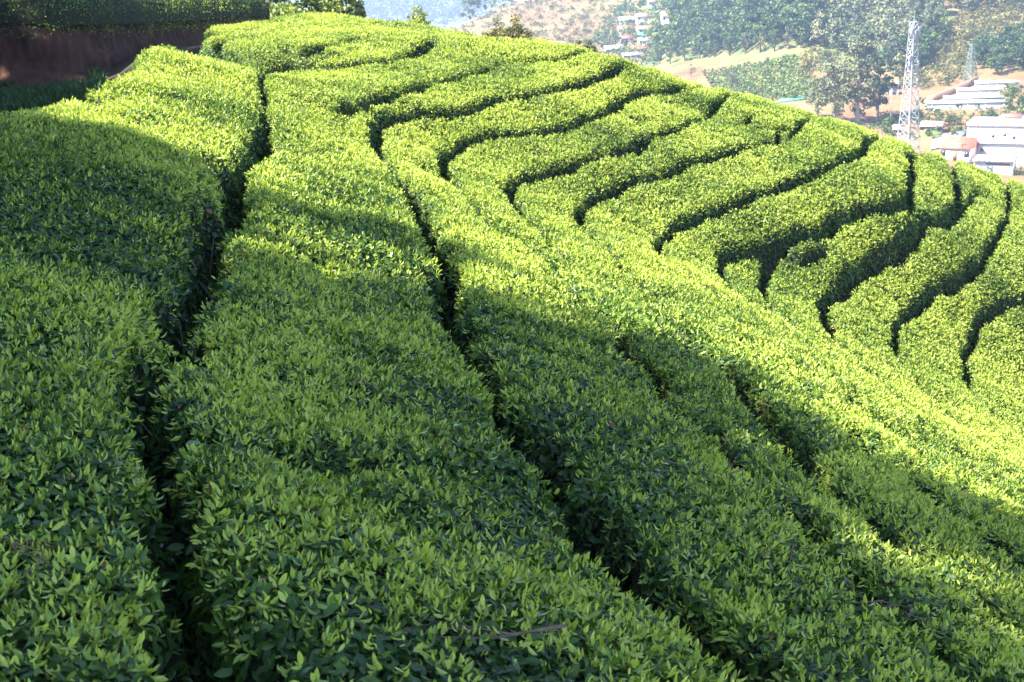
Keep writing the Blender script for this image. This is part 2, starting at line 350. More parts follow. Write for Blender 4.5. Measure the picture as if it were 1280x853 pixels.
def build_row(i, label):
    m = lab == i; ys, xs = np.nonzero(m)
    c = np.array([GX[m].mean(), GY[m].mean(), (T0[m]).mean()-GROUND_DROP])
    root = empty('tea_hedge', c); tag(root, label, 'tea hedge', TEA_GROUP)
    q = (m & ~((carve > .96) & (cut < .2)))[:-1, :-1]; idx = np.arange(m.size).reshape(m.shape)
    a, b = np.nonzero(q & INR[1:, 1:]); a = np.minimum(a, m.shape[0]-2); b = np.minimum(b, m.shape[1]-2)
    F = np.stack([idx[a, b], idx[a, b+1], idx[a+1, b+1], idx[a+1, b]], 1); used, inv = np.unique(F, return_inverse=True)
    V = np.stack([GX.ravel()[used], GY.ravel()[used], TOP.ravel()[used]-.035], 1)
    np_mesh('twig_mass', V, [inv.reshape(-1, 4)], M['core'], root, smooth=True, loc=c)
    wgt = dens[m]*RES*RES; n = rng.poisson(wgt.sum()); pick = rng.choice(len(xs), n, p=wgt/wgt.sum())
    x = GX[m][pick]+rng.uniform(-.5, .5, n)*RES; y = GY[m][pick]+rng.uniform(-.5, .5, n)*RES
    ok = m & (DIST < 9.5) & (carve > .35) & (carve < .93) & (cut < .5) & seen; sy, sx = np.nonzero(ok)
    if len(sx) > 30:                                          # bare woody stems under the leaves along the paths
        for j in rng.choice(len(sx), min(len(sx)//14, 34), replace=False):
            g0 = np.array([GX[sy[j], sx[j]], GY[sy[j], sx[j]], T0[sy[j], sx[j]]-GROUND_DROP-.03]); hgt = rng.uniform(.3, .66); a = rng.normal(size=2)*.10; b = rng.normal(size=2)*.14; r0 = rng.uniform(.006, .015)
            V, F = tube([g0, g0+np.array([a[0], a[1], hgt*.45]), g0+np.array([a[0]+b[0], a[1]+b[1], hgt])], [r0, r0*.8, r0*.45], 5); np_mesh('stem', V-c, [F], M['wood'], root, smooth=True)
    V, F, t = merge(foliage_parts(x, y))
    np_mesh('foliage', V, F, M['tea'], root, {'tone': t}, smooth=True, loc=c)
    return root, n, len(V)

# ------------------------------------------------------------------ the ground: one sheet from the tea hill across the valley to the hills
# far profile per photo column: (distance, photo row the land shows at) pairs
COLS = [
 (-900, [(45,60),(70,75),(150,80),(600,60),(900,40),(1800,0),(2100,-40),(2400,-20)]),
 (150, [(45,70),(70,85),(150,110),(600,95),(900,60),(1800,10),(2000,-50),(2500,-20)]),
 (300, [(45,62),(70,90),(150,130),(500,120),(900,80),(1750,40),(2000,-60),(2400,-30)]),
 (450, [(45,70),(70,100),(150,160),(400,120),(900,80),(1750,42),(1900,5),(2050,-75),(2400,-40)]),
 (560, [(45,85),(70,115),(150,155),(400,110),(620,60),(680,37),(850,62),(1750,38),(1900,0),(2050,-80),(2400,-40)]),
 (600, [(45,95),(70,125),(150,152),(390,108),(560,55),(670,22),(850,50),(1750,32),(1900,-8),(2050,-85),(2400,-45)]),
 (645, [(45,105),(70,130),(150,155),(400,104),(560,50),(650,12),(690,2),(850,22),(1750,20),(1900,-20),(2050,-90),(2400,-50)]),
 (700, [(45,115),(70,140),(150,162),(400,100),(520,62),(600,30),(680,0),(760,-30),(900,-50),(1800,-60),(2400,-60)]),
 (800, [(45,130),(70,155),(150,180),(420,110),(500,82),(580,45),(650,0),(720,-50),(1000,-80),(2400,-60)]),
 (870, [(45,150),(70,180),(150,195),(380,112),(440,96),(480,62),(550,0),(640,-70),(1000,-75),(2400,-60)]),
 (1000, [(45,190),(70,225),(150,220),(300,152),(330,128),(390,80),(460,0),(550,-90),(1000,-80),(2400,-60)]),
 (1130, [(45,230),(70,265),(150,255),(250,192),(300,160),(340,120),(385,85),(450,0),(540,-95),(1000,-85),(2400,-60)]),
 (1280, [(45,285),(70,315),(150,295),(235,232),(280,190),(310,150),(350,108),(400,55),(450,0),(540,-105),(1000,-95),(2400,-60)]),
 (1700, [(45,300),(70,320),(150,300),(235,230),(280,185),(310,140),(350,95),(400,40),(450,-20),(540,-110),(1000,-100),(2400,-60)]),
]
C_AZ = []; RR = np.geomspace(45, 2400, 120); C_Z = []
for px, prof in COLS:
    pts = [at_d(px, py, D) for D, py in prof]; d = ray(px, 100); C_AZ.append(math.atan2(d[0], d[1]))
    C_Z.append(np.interp(np.log(RR), [math.log(p[0]) for p in prof], [q[2] for q in pts]))
C_AZ = np.array(C_AZ); C_Z = np.array(C_Z)
for _ in range(2): C_Z[:, 1:-1] = C_Z[:, 1:-1]*.5+(C_Z[:, :-2]+C_Z[:, 2:])*.25
def far_z(x, y):
    r = np.hypot(x, y); az = np.arctan2(x, y); a = np.clip(az, C_AZ[0], C_AZ[-1]-1e-6); i = np.clip(np.searchsorted(C_AZ, a)-1, 0, len(C_AZ)-2)
    u = (a-C_AZ[i])/(C_AZ[i+1]-C_AZ[i]); u = u*u*(3-2*u)*.6+u*.4
    k = np.clip(np.log(np.maximum(r, 45)/45)/math.log(2400/45)*119, 0, 118.999); j = k.astype(int); v = k-j
    z = (C_Z[i, j]*(1-v)+C_Z[i, j+1]*v)*(1-u)+(C_Z[i+1, j]*(1-v)+C_Z[i+1, j+1]*v)*u
    amp = np.interp(r, [60, 150, 500, 1500, 2400], [0, .6, 3.0, 25, 45])
    return z+amp*(fbm(x/np.interp(r, [100, 600, 2000], [18, 40, 190])+3, y/np.interp(r, [100, 600, 2000], [18, 40, 190]), 17)-.5)
def ground_z(x, y):
    x = np.asarray(x, float); y = np.asarray(y, float); r = np.hypot(x, y)
    cx = np.clip(x, -22, 20); cy = np.clip(y, -3, 44)
    near = top_z(cx, cy)-drop(r)+.05*(fbm(x*1.3, y*1.3, 13)-.5)
    trk = np.clip((-x-.30*y+.3)/1.2, 0, 1)                                   # the earth track left of the tea lies nearly level
    near = near*(1-trk)+(-2.28+.10*(fbm(x*.8, y*.8, 19)-.5)-np.clip(y-28, 0, 60)*.02)*trk
    t = np.clip((r-36)/26, 0, 1); t = t*t*(3-2*t)
    back = np.clip((-y-2)/8, 0, 1); far = far_z(x, np.where(y < 1, np.abs(y)+1, y))
    far = far*(1-back)+(-2.0-np.clip(x, -60, 60)*.12)*back
    return near*(1-t)+far*t
az_d = np.radians(np.linspace(-30, 33, 420)); az_c = np.radians(np.linspace(33, 330, 100))[1:-1]; AZ = np.r_[az_d, az_c]
rr = np.r_[.02, np.geomspace(.6, 2450, 400)]
A2, R2 = np.meshgrid(AZ, rr); XX = R2*np.sin(A2); YY = R2*np.cos(A2); ZZ = ground_z(XX.ravel(), YY.ravel()).reshape(XX.shape)
na = len(AZ); i0 = (np.arange(len(rr)-1)[:, None]*na+np.arange(na)[None]).ravel(); i1 = (np.arange(len(rr)-1)[:, None]*na+(np.arange(na)[None]+1) % na).ravel()
gpx, gpy = project(np.stack([XX, YY, ZZ], -1).reshape(-1, 3)); gr = R2.ravel()
# what grows or lies bare on the far land (0 dry soil, 1 green): belts of wood floor, scrub and the terraced garden
green = np.full(gr.shape, .35)
m, n, l, out = nodes('hill soil and dry grass')
tc = n.new('ShaderNodeTexCoord'); p = n.new('ShaderNodeBsdfPrincipled'); p.inputs['Roughness'].default_value = .95; p.inputs['Specular IOR Level'].default_value = .1
def tex(scale, detail=4, rough=.6):
    t = n.new('ShaderNodeTexNoise'); t.inputs['Scale'].default_value = scale; t.inputs['Detail'].default_value = detail; t.inputs['Roughness'].default_value = rough; l.new(tc.outputs['Object'], t.inputs['Vector']); return t
def ramp(src, stops):
    r = n.new('ShaderNodeValToRGB'); e = r.color_ramp.elements
    while len(e) < len(stops): e.new(.5)
    for k, (a, c) in enumerate(stops): e[k].position = a; e[k].color = (*c, 1)
    l.new(src, r.inputs[0]); return r
soil = ramp(tex(.035, 8).outputs['Fac'], [(.3, (.13, .062, .034)), (.5, (.19, .105, .055)), (.68, (.22, .16, .08))])
grass = ramp(tex(.12, 8).outputs['Fac'], [(.35, (.05, .075, .025)), (.65, (.14, .15, .06))])
near = ramp(tex(2.2, 9).outputs['Fac'], [(.3, (.018, .022, .010)), (.55, (.034, .024, .014)), (.75, (.06, .032, .02))])
ag = n.new('ShaderNodeAttribute'); ag.attribute_name = 'green'
an = n.new('ShaderNodeMath'); an.operation = 'ADD'; nz = n.new('ShaderNodeMath'); nz.operation = 'MULTIPLY_ADD'; nz.inputs[1].default_value = 2.4; nz.inputs[2].default_value = -1.2
l.new(tex(.09, 8, .7).outputs['Fac'], nz.inputs[0]); l.new(ag.outputs['Fac'], an.inputs[0]); l.new(nz.outputs[0], an.inputs[1])
cl = n.new('ShaderNodeClamp'); l.new(an.outputs[0], cl.inputs[0])
mx = n.new('ShaderNodeMixRGB'); l.new(cl.outputs[0], mx.inputs[0]); l.new(soil.outputs[0], mx.inputs[1]); l.new(grass.outputs[0], mx.inputs[2])
an2 = n.new('ShaderNodeAttribute'); an2.attribute_name = 'near'; m2 = n.new('ShaderNodeMixRGB'); l.new(an2.outputs['Fac'], m2.inputs[0]); l.new(mx.outputs[0], m2.inputs[1]); l.new(near.outputs[0], m2.inputs[2])
l.new(m2.outputs[0], p.inputs['Base Color']); l.new(p.outputs[0], out.inputs[0]); M['ground'] = m
def smooth01(v, a, b): t = np.clip((v-a)/(b-a), 0, 1); return t*t*(3-2*t)
def blob(cx, cy, rx, ry): return np.exp(-(((gpx-cx)/rx)**2+((gpy-cy)/ry)**2)**2)
farm = gr > 150
green = np.where(gr > 1200, .9, green)
spur = (gpx < 790)&(gr > 380)&(gr < 1200); green = np.where(spur, .22+.25*smooth01(gpx, 690, 800), green)
green = np.where((gpx > 800)&(gpx < 1120)&(gpy < 85)&farm, .8, green)
green = np.where((gpx >= 1090)&(gpy < 95)&farm&(gr < 1200), .5, green)
green = np.where((gpx > 1060)&(gpy >= 90)&(gpy < 240)&farm, .12, green)
green = np.where((gpx > 850)&(gpx < 1020)&(gpy >= 85)&(gpy < 140)&farm, .15, green)
np_mesh('ground', np.stack([XX, YY, ZZ], -1).reshape(-1, 3), [np.stack([i0, i1, i1+na, i0+na], 1)], M['ground'], None, {'green': green, 'near': 1-smooth01(gr, 40, 80)}, smooth=True)['kind'] = 'structure'

# ------------------------------------------------------------------ build the rows, each with the words that single it out
PICK = [((80,450),'broad shaded tea hedge along the left edge, left of the first deep path'),
 ((210,100),'sunlit tea hedge beside the red earth bank at the upper left'),
 ((430,32),'topmost tea hedge on the hilltop, under the yellow green tree'),
 ((480,58),'short tea hedge just under the topmost one, its left end half shaded'),
 ((560,75),'third tea hedge from the hilltop, ending beside the head of the first path'),
 ((420,600),'widest tea hedge, from the bottom centre up between the first and second deep paths'),
 ((700,520),'long tea hedge directly right of the second deep path, crossed by tree shade'),
 ((890,520),'narrow tea hedge between the shade crossed one and the one with broken bushes'),
 ((930,140),'tea hedge with separate broken bushes where it meets the crest'),
 ((800,270),'tea hedge next below the one with broken bushes, bending round the hollow'),
 ((900,290),'tea hedge reaching the crest just below the lattice tower foot'),
 ((930,340),'thin tea hedge tip at the bend of the hollow, beside the rounded hump'),
 ((1005,340),'rounded tea hedge hump above the widest path on the far slope'),
 ((1165,240),'short block of tea bushes at the head of the widest path'),
 ((1080,400),'tea hedge just below the widest path, beside the bare brown soil'),
 ((1170,430),'second tea hedge from the right edge of the slope'),
 ((1250,430),'tea hedge curling round at the right edge of the slope')]
used = {}
for (px, py), lb in PICK:
    dd = DIST+np.where((lab > 0) & (np.hypot(PX-px, PY-py) < 8), 0, 1e6); k = lab.flat[dd.argmin()]
    if k in used: print('row pick repeats', lb, '|', used[k])
    used.setdefault(k, lb)
for i in ROWS:
    m_ = lab == i; s_n = (m_ & seen).sum(); print('row', i, s_n, used.get(i))
    build_row(i, used.get(i, 'low strip of tea hedge on the back of the hill beyond the crest'))

# ------------------------------------------------------------------ trees: tapered trunk with limbs, crown of leaf clumps
M['tree_leaf'] = mat_leaf('tree leaf', [(0, (.012, .035, .014)), (.4, (.035, .075, .022)), (.7, (.085, .13, .03)), (1, (.22, .26, .06))], .5, .3, .3)
M['olive_leaf'] = mat_leaf('olive leaf', [(0, (.045, .05, .02)), (.5, (.11, .11, .035)), (1, (.26, .22, .08))], .6, .2, .25)
M['gum_leaf'] = mat_leaf('gum tree leaf', [(0, (.03, .05, .03)), (.5, (.085, .105, .055)), (1, (.21, .21, .10))], .55, .3, .25)
M['bark'] = mat_plain('bark', (.14, .10, .075), .95, .1, .45, 4)
M['pale_bark'] = mat_plain('pale gum bark', (.36, .31, .26), .9, .2, .3, 3)
def crown_geometry(r, h, bottom, R, clumps, leaves, leaf, tone=(.35, .2), shape=1.0, flat=.75):
    """leaf faces gathered in clumps through the crown's volume; returns V, F, tone and the clump centres"""
    c = R.normal(size=(clumps, 3)); c /= np.linalg.norm(c, axis=1)[:, None]; c *= (R.random((clumps, 1))**.45)
    wz = np.interp(c[:, 2], [-1, -.3, .4, 1], {1.0: [.55, 1, .85, .4], 2.0: [.8, 1, .6, .12], 3.0: [.7, 1, 1, .8]}[shape])
    C = np.stack([c[:, 0]*r*wz, c[:, 1]*r*wz, bottom+(h-bottom)*(c[:, 2]*.5+.5)], 1)
    per = max(3, leaves//clumps); cr = r*(clumps**-.38)*R.uniform(.75, 1.35, clumps)
    k = np.repeat(np.arange(clumps), per); g = R.normal(size=(len(k), 3)); g /= np.linalg.norm(g, axis=1)[:, None]; g *= R.random((len(k), 1))**.4
    p = C[k]+g*cr[k][:, None]*np.array([1, 1, flat]); N = unit(g+R.normal(size=g.shape)*.6+np.array([0, 0, .35])); Y = unit(np.cross(N, R.normal(size=g.shape)))
    ln = leaf*R.uniform(.7, 1.4, len(k)); t = np.clip(tone[0]+R.normal(size=clumps)[k]*tone[1]*.6+R.normal(size=len(k))*tone[1]*.5, 0, 1)
    V, F, n_ = place_leaves(p-Y*ln[:, None]*.5, Y, N, ln, 2, R.uniform(1.4, 2.2, len(k))); return V, F, np.repeat(t, n_), C
def make_tree(name, loc, h, r, seed, mat, bark, clumps=40, leaves=2600, leaf=.3, tone=(.4, .25), bottom=None, trunk=.03, shape=1.0, lean=(0, 0), label=None, cat='tree', group=None):
    R = np.random.default_rng(seed); bottom = h*.3 if bottom is None else bottom
    root = empty(name, loc); tag(root, label, cat, group)
    V, F, t, C = crown_geometry(r, h, bottom, R, clumps, leaves, leaf, tone, shape)
    np_mesh('crown', V, F, mat, root, {'tone': t})
    top = np.array([lean[0], lean[1], h*.82]); tr = [np.array([0, 0, -.4])]+[np.array([lean[0]*f, lean[1]*f, h*.82*f])+R.normal(size=3)*np.array([1, 1, 0])*r*.04 for f in (.2, .45, .7, 1)]
    parts = [tube(tr, [h*trunk*1.35, h*trunk, h*trunk*.8, h*trunk*.5, h*trunk*.15])]
    for k in R.choice(len(C), min(len(C), 11), replace=False):
        f = np.clip((C[k][2]/h)*.62, .15, .75); s = np.array([lean[0]*f, lean[1]*f, h*.82*f]); mid = s*.5+C[k]*.5+np.array([0, 0, h*.03])
        parts.append(tube([s, mid, C[k]], [h*trunk*.45, h*trunk*.28, h*trunk*.08], 5))
    V, F = join(parts); np_mesh('trunk', V, F, bark, root, smooth=True)
    return root
def copy_tree(o, loc, scale=1.0, rot=0.0, label=None, group=None):
    c = o.copy(); S.collection.objects.link(c); c.location = loc; c.scale = (scale,)*3; c.rotation_euler = (0, 0, rot)
    if label: c['label'] = label
    if group: c['group'] = group
    for ch in o.children:
        d = ch.copy(); S.collection.objects.link(d); d.parent = c
    return c

# tall shade trees standing left of the camera; the tea in front lies in their shadow
for k, (x, y, h, r) in enumerate([(-12.3, 8.5, 10.5, 2.1), (-12.5, 6.8, 12.8, 2.0), (-12.1, 5.7, 15.1, 2.3), (-12.4, 3.9, 16.7, 2.6), (-12.5, 2.4, 17.3, 2.8), (-12.1, 0.6, 18.2, 3), (-11.5, -1.4, 18.0, 3.2), (-11.6, -4.0, 16.7, 3.4), (-15.7, 5.2, 18.6, 2.3), (-16.3, 3.5, 20.9, 2.6), (-16.0, 1.6, 21.9, 3), (-16.2, -0.8, 22.8, 3.2), (-16.3, -3.4, 22.3, 3.4), (-13.4, 12.6, 9.6, 1.9), (-13.9, 15.4, 9.8, 1.9), (-14.6, 18.6, 9.8, 1.9), (-15.4, 21.8, 10, 2.0), (-17.6, 15.8, 15.5, 3.4), (-18.6, 20.4, 16, 3.4), (-19.6, 25.4, 16.5, 3.6), (-22, 31, 16.5, 3.8), (-21.5, 13.5, 18, 3.8), (-23, 18.5, 19, 4), (-24.5, 24.5, 19, 4)]):
    make_tree('shade_tree', (x, y, float(ground_z(np.array([x]), np.array([y]))[0])), h*(1.12 if -13 < x < -11 else .97), r*(1.12 if -13 < x < -11 else 1), 100+k, M['tree_leaf'], M['bark'], 70, (4200 if -13 < x < -11 else 9500), .33, bottom=h*.10, shape=(2.0 if k % 3 == 1 else 1.0) if -13 < x < -11 else 3.0,
              label='tall leafy shade tree beside the tea, left of the view', group='shade trees beside the tea')

# ------------------------------------------------------------------ the red road cut at the left with a tea hedge on its lip
base = [(-620,101,-2.05),(-420,101,-2.05),(-200,99,-2.05),(0,95,-2.03),(110,86,-2.0),(210,67,-1.98),(270,50,-1.95),(304,40,-1.95),(345,32,-1.95)]
B2 = smoothline(np.array([at_z(*p)[:2] for p in base])); s_ = np.r_[0, np.cumsum(np.linalg.norm(np.diff(B2, axis=0), axis=1))]
ns = 220; ss = np.linspace(0, s_[-1], ns); BX = np.interp(ss, s_, B2[:, 0]); BY = np.interp(ss, s_, B2[:, 1])
px_, _ = project(np.stack([BX, BY, np.full(ns, -2.0)], 1)); LIP = np.interp(px_, [-300, 0, 210, 304, 345], [-.72, -.86, -1.17, -1.42, -1.6])
tg = unit(np.stack([np.gradient(BX), np.gradient(BY)], 1)); NB = np.stack([-tg[:, 1], tg[:, 0]], 1)        # points away from the camera
if (NB[ns//2]*np.array([BX[ns//2], BY[ns//2]])).sum() < 0: NB = -NB
PROF = [(-.9, -.5), (-.25, -.12), (-.05, .0), (.03, .12), (.06, .28), (.10, .45), (.13, .62), (.15, .80), (.20, .93), (.38, 1.0), (1.2, 1.0), (2.4, .95), (5, .8), (9, .4), (16, -3.)]
V = []
for j, (o, f) in enumerate(PROF):
    nzv = (fbm(ss*1.7, np.full(ns, j*.55), 7, 3)-.5)*(.5 if 2 < j < 10 else .1)+(vnoise(ss*6, np.full(ns, j*.3), 8)-.5)*(.16 if 2 < j < 10 else 0)
    zz = -2.05+(LIP+2.05)*f+(fbm(ss*.9, np.full(ns, j*1.), 29)-.5)*.12*(2 < j)
    V.append(np.stack([BX+NB[:, 0]*(o+nzv), BY+NB[:, 1]*(o+nzv), zz], 1))
V = np.stack(V, 1).reshape(-1, 3); J = len(PROF); i = (np.arange(ns-1)[:, None]*J+np.arange(J-1)[None]).ravel()
m, n, l, out = nodes('red road cut earth'); tc = n.new('ShaderNodeTexCoord'); p = n.new('ShaderNodeBsdfPrincipled'); p.inputs['Roughness'].default_value = .95; p.inputs['Specular IOR Level'].default_value = .1
mp = n.new('ShaderNodeMapping'); mp.inputs['Scale'].default_value = (3.2, 3.2, .7); l.new(tc.outputs['Object'], mp.inputs[0])
t = n.new('ShaderNodeTexNoise'); t.inputs['Scale'].default_value = 2.0; t.inputs['Detail'].default_value = 8; l.new(mp.outputs[0], t.inputs['Vector'])
r = n.new('ShaderNodeValToRGB'); e = r.color_ramp.elements; e[0].position = .3; e[0].color = (.028, .015, .011, 1); e[1].position = .7; e[1].color = (.09, .042, .028, 1); l.new(t.outputs['Fac'], r.inputs[0])
b = n.new('ShaderNodeBump'); b.inputs['Strength'].default_value = .9; b.inputs['Distance'].default_value = .12; l.new(t.outputs['Fac'], b.inputs['Height']); l.new(b.outputs[0], p.inputs['Normal'])
l.new(r.outputs[0], p.inputs['Base Color']); l.new(p.outputs[0], out.inputs[0]); M['cut'] = m
np_mesh('earth_bank', V, [np.stack([i, i+1, i+J+1, i+J], 1)], M['cut'], None, smooth=True)['kind'] = 'structure'
# hedge on the lip
def lip_hedge(name, label, s0, s1, off, wdt, hgt, n_leaf, dull):
    k = np.clip(np.round(rng.uniform(s0, s1, n_leaf)*(ns-1)).astype(int), 0, ns-1); f = k+rng.uniform(-.5, .5, n_leaf); ph = rng.uniform(-.25, math.pi*.95, n_leaf)
    ip = lambda A: np.interp(f, np.arange(ns), A)
    endf = np.clip((s1*(ns-1)-f)/9, .05, 1)**.5; hh = (hgt+.55*(fbm(f*.22, f*0+2, 3)-.5))*endf; ww = wdt*endf*(1+.3*(fbm(f*.3, f*0, 5)-.5))
    a = -np.cos(ph)*ww; zz = np.sign(np.sin(ph))*np.abs(np.sin(ph))**.6*hh
    P = np.stack([ip(BX)+ip(NB[:, 0])*(off+wdt+a), ip(BY)+ip(NB[:, 1])*(off+wdt+a), ip(LIP)+.05+zz], 1)
    N = unit(np.stack([ip(NB[:, 0])*-np.cos(ph), ip(NB[:, 1])*-np.cos(ph), np.sin(ph)], 1)+rng.normal(size=(n_leaf, 3))*.15)
    c = np.array([BX[int((s0+s1)/2*(ns-1))], BY[int((s0+s1)/2*(ns-1))], -1.0]); root = empty(name, c); tag(root, label, 'tea hedge', TEA_GROUP)
    V, F, t = merge(leaves_on(P+rng.normal(size=P.shape)*.03, N, np.zeros(n_leaf), dull)); np_mesh('foliage', V, F, M['tea'], root, {'tone': np.clip(t-.15*dull, .04, 1)}, loc=c)
    kk = np.arange(int(s0*(ns-1)), int(s1*(ns-1))-2); an = np.linspace(-.2, 3.0, 9); core = []
    for q in an:
        core.append(np.stack([BX[kk]+NB[kk, 0]*(off+wdt-math.cos(q)*wdt*.86), BY[kk]+NB[kk, 1]*(off+wdt-math.cos(q)*wdt*.86), LIP[kk]-.05+max(0, math.sin(q))**.6*(hgt-.12)], 1))
    core = np.stack(core, 1).reshape(-1, 3); ii = (np.arange(len(kk)-1)[:, None]*9+np.arange(8)[None]).ravel()
    np_mesh('twig_mass', core, [np.stack([ii, ii+1, ii+10, ii+9], 1)], M['core'], root, smooth=True, loc=c)
    return root
lip_hedge('tea_hedge', 'dark tea hedge along the top of the red earth bank at the upper left', .25, 1.0, -.12, .75, .78, 26000, .25)

# ------------------------------------------------------------------ far side of the valley
DS = np.geomspace(60, 2400, 900)
def gp(px, py):
    """where the line of sight through a photo point meets the far land"""
    d = ray(px, py); d = d/math.hypot(d[0], d[1]); x = d[0]*DS; y = d[1]*DS; g = far_z(x, y); k = np.nonzero((g >= d[2]*DS) & (DS > 120))[0]
    if not len(k): D = 2300.
    else:
        j = max(k[0], 1); a = g[j-1]-d[2]*DS[j-1]; b = g[j]-d[2]*DS[j]; D = DS[j-1]+(DS[j]-DS[j-1])*(a/(a-b) if a != b else 0)
    return np.array([d[0]*D, d[1]*D, float(far_z(np.array([d[0]*D]), np.array([d[1]*D]))[0])]), D
def mpp(D): return D/FPX*1.03                                     # metres in one photo pixel at that distance
R = np.random.default_rng(11)

# a wood that reads as one mass, kinds of crown varied; the trees at its edges are things of their own further down
def wood(name, pts, mat, hs, ws, leaf, n_leaf, tone, seed):
    Q = np.random.default_rng(seed); Vs = []; Fs = []; Ts = []; o = 0; trunks = []
    for p in pts:
        h = Q.uniform(*hs); r = h*Q.uniform(*ws); V, F, t, C = crown_geometry(r, h, h*.12, Q, 9, n_leaf, leaf*h, (np.clip(tone[0]+Q.normal()*tone[1], .05, .95), .22), Q.choice([1.0, 2.0], p=[.6, .4]))
        Vs.append(V+p); Fs.append(F[0]+o); Ts.append(t); o += len(V)
    return np_mesh(name, np.concatenate(Vs), [np.concatenate(Fs)], mat, None, {'tone': np.concatenate(Ts)})
def scatter(poly, n, Q):
    P = np.array(poly); out = []
    while len(out) < n:
        x = Q.uniform(P[:, 0].min(), P[:, 0].max()); y = Q.uniform(P[:, 1].min(), P[:, 1].max())
        if inside(np.array([x]), np.array([y]), poly)[0]: out.append(gp(x, y)[0])
    return out
W1 = [(815,78),(835,45),(845,10),(850,-30),(1010,-30),(1015,30),(1005,60),(960,66),(900,72)]
o = wood('forest', scatter(W1, 330, R), M['tree_leaf'], (8, 13), (.26, .4), .09, 270, (.42, .16), 1); tag(o, 'hazy blue green wood covering the slope right of the settlement', 'forest', kind='stuff')
W2 = [(1005,62),(1015,-30),(1140,-30),(1150,70),(1120,98),(1085,90),(1040,62)]
o = wood('forest', scatter(W2, 260, R), M['gum_leaf'], (5, 12), (.26, .45), .09, 250, (.5, .18), 2); tag(o, 'grey green gum wood on the slope above the big trees', 'forest', kind='stuff')
W3 = [(1140,-30),(1300,-30),(1300,15),(1200,20),(1160,60),(1140,60)]
o = wood('forest', scatter(W3, 120, R), M['gum_leaf'], (5, 11), (.25, .4), .09, 250, (.48, .18), 3); tag(o, 'grey green wood along the top of the right slope', 'forest', kind='stuff')
W4 = [(1215,92),(1228,62),(1300,55),(1300,98)]
o = wood('forest', scatter(W4, 46, R), M['tree_leaf'], (6, 9), (.3, .42), .09, 250, (.25, .14), 4); tag(o, 'dark wood above the white terraces at the right edge', 'forest', kind='stuff')
W5 = [(1105,98),(1120,70),(1185,35),(1180,60),(1150,95)]
o = wood('forest', scatter(W5, 40, R), M['tree_leaf'], (6, 10), (.28, .4), .09, 250, (.25, .14), 5); tag(o, 'dark strip of wood behind the lattice tower', 'forest', kind='stuff')
# low scrub
o = wood('scrub', scatter([(1130,100),(1160,60),(1200,15),(1300,5),(1300,60),(1225,70),(1215,100),(1160,112),(1100,112)], 620, R), M['olive_leaf'], (1.2, 2.6), (.6, .95), .33, 22, (.4, .2), 6); tag(o, 'olive scrub on the slope above the white terraces', 'scrub', kind='stuff')
o = wood('scrub', scatter([(560,40),(600,25),(650,-5),(790,-10),(770,40),(740,60),(640,62)], 640, R), M['olive_leaf'], (.9, 2.3), (.6, 1.1), .36, 20, (.35, .2), 7); tag(o, 'dry scrub dotted over the brown spur above the settlement', 'scrub', kind='stuff')
o = wood('scrub', scatter([(730,62),(765,20),(800,-10),(860,-10),(840,60),(815,85),(740,85)], 380, R), M['tree_leaf'], (1.6, 4.5), (.5, .8), .26, 36, (.5, .2), 8); tag(o, 'bushes growing between the houses of the settlement', 'scrub', kind='stuff')
o = wood('scrub', scatter([(1060,165),(1100,150),(1150,128),(1290,130),(1290,190),(1210,170),(1150,180)], 190, R), M['tree_leaf'], (.7, 1.9), (.5, .9), .36, 24, (.45, .2), 9); tag(o, 'small bushes on the orange earth around the lattice tower', 'scrub', kind='stuff')
# garden in rows
Q = np.random.default_rng(5); pts = []
for k, y in enumerate(np.linspace(76, 126, 15)):
    x0 = np.interp(y, [76, 90, 126], [985, 880, 900]); x1 = np.interp(y, [76, 126], [1008, 1020])
    for x in np.arange(x0, x1, 3.2): pts.append(gp(x+Q.normal()*.7, y+.03*(x-950)*-1+Q.normal()*.5)[0])
o = wood('garden_crop', pts, M['tree_leaf'], (1.2, 2.0), (.45, .7), .4, 20, (.72, .12), 10); tag(o, 'bright green crop rows on the terraced garden beyond the crest', 'crop', kind='stuff')
# far blue mountain wood
o = wood('forest', scatter([(430,36),(430,-40),(660,-40),(640,5),(590,28),(560,40)], 520, R), M['tree_leaf'], (16, 30), (.3, .45), .16, 40, (.35, .15), 12); tag(o, 'blue hazy wood on the far mountain', 'forest', kind='stuff')

# ---- single trees
def tree_at(name, px, ytop, D, h, wpx, seed, mat, bark, label, cat='tree', zb=None, **kw):
    top = at_d(px, ytop, D); kw.setdefault('leaf', .05*h); return make_tree(name, (top[0], top[1], top[2]-h), h, wpx*mpp(D)/2, seed, mat, bark, label=label, cat=cat, **kw)
tree_at('tree', 634, 20, 62, 2.7, 58, 31, M['olive_leaf'], M['bark'], 'round olive brown tree showing over the crest, left of the white houses', clumps=90, leaves=6500, leaf=.10, tone=(.5, .3), bottom=.2, shape=3.0)
tree_at('tree', 727, 49, 66, 2.1, 40, 32, M['olive_leaf'], M['bark'], 'small brown tree peeping over the crest below the brown spur', clumps=45, leaves=2600, leaf=.10, tone=(.4, .3), bottom=.15, shape=3.0)
tree_at('tree', 522, 7, 52, 2.6, 50, 33, M['tree_leaf'], M['bark'], 'yellow green young tree behind the crest against the blue mountain', clumps=46, leaves=2600, leaf=.10, tone=(.9, .12), bottom=.3, shape=2.0)
tree_at('tree', 392, -50, 46, 5.6, 116, 34, M['tree_leaf'], M['bark'], 'broad yellow green tree behind the crest beside the grey gum', clumps=90, leaves=8500, leaf=.17, tone=(.8, .2), bottom=1.0, shape=3.0)
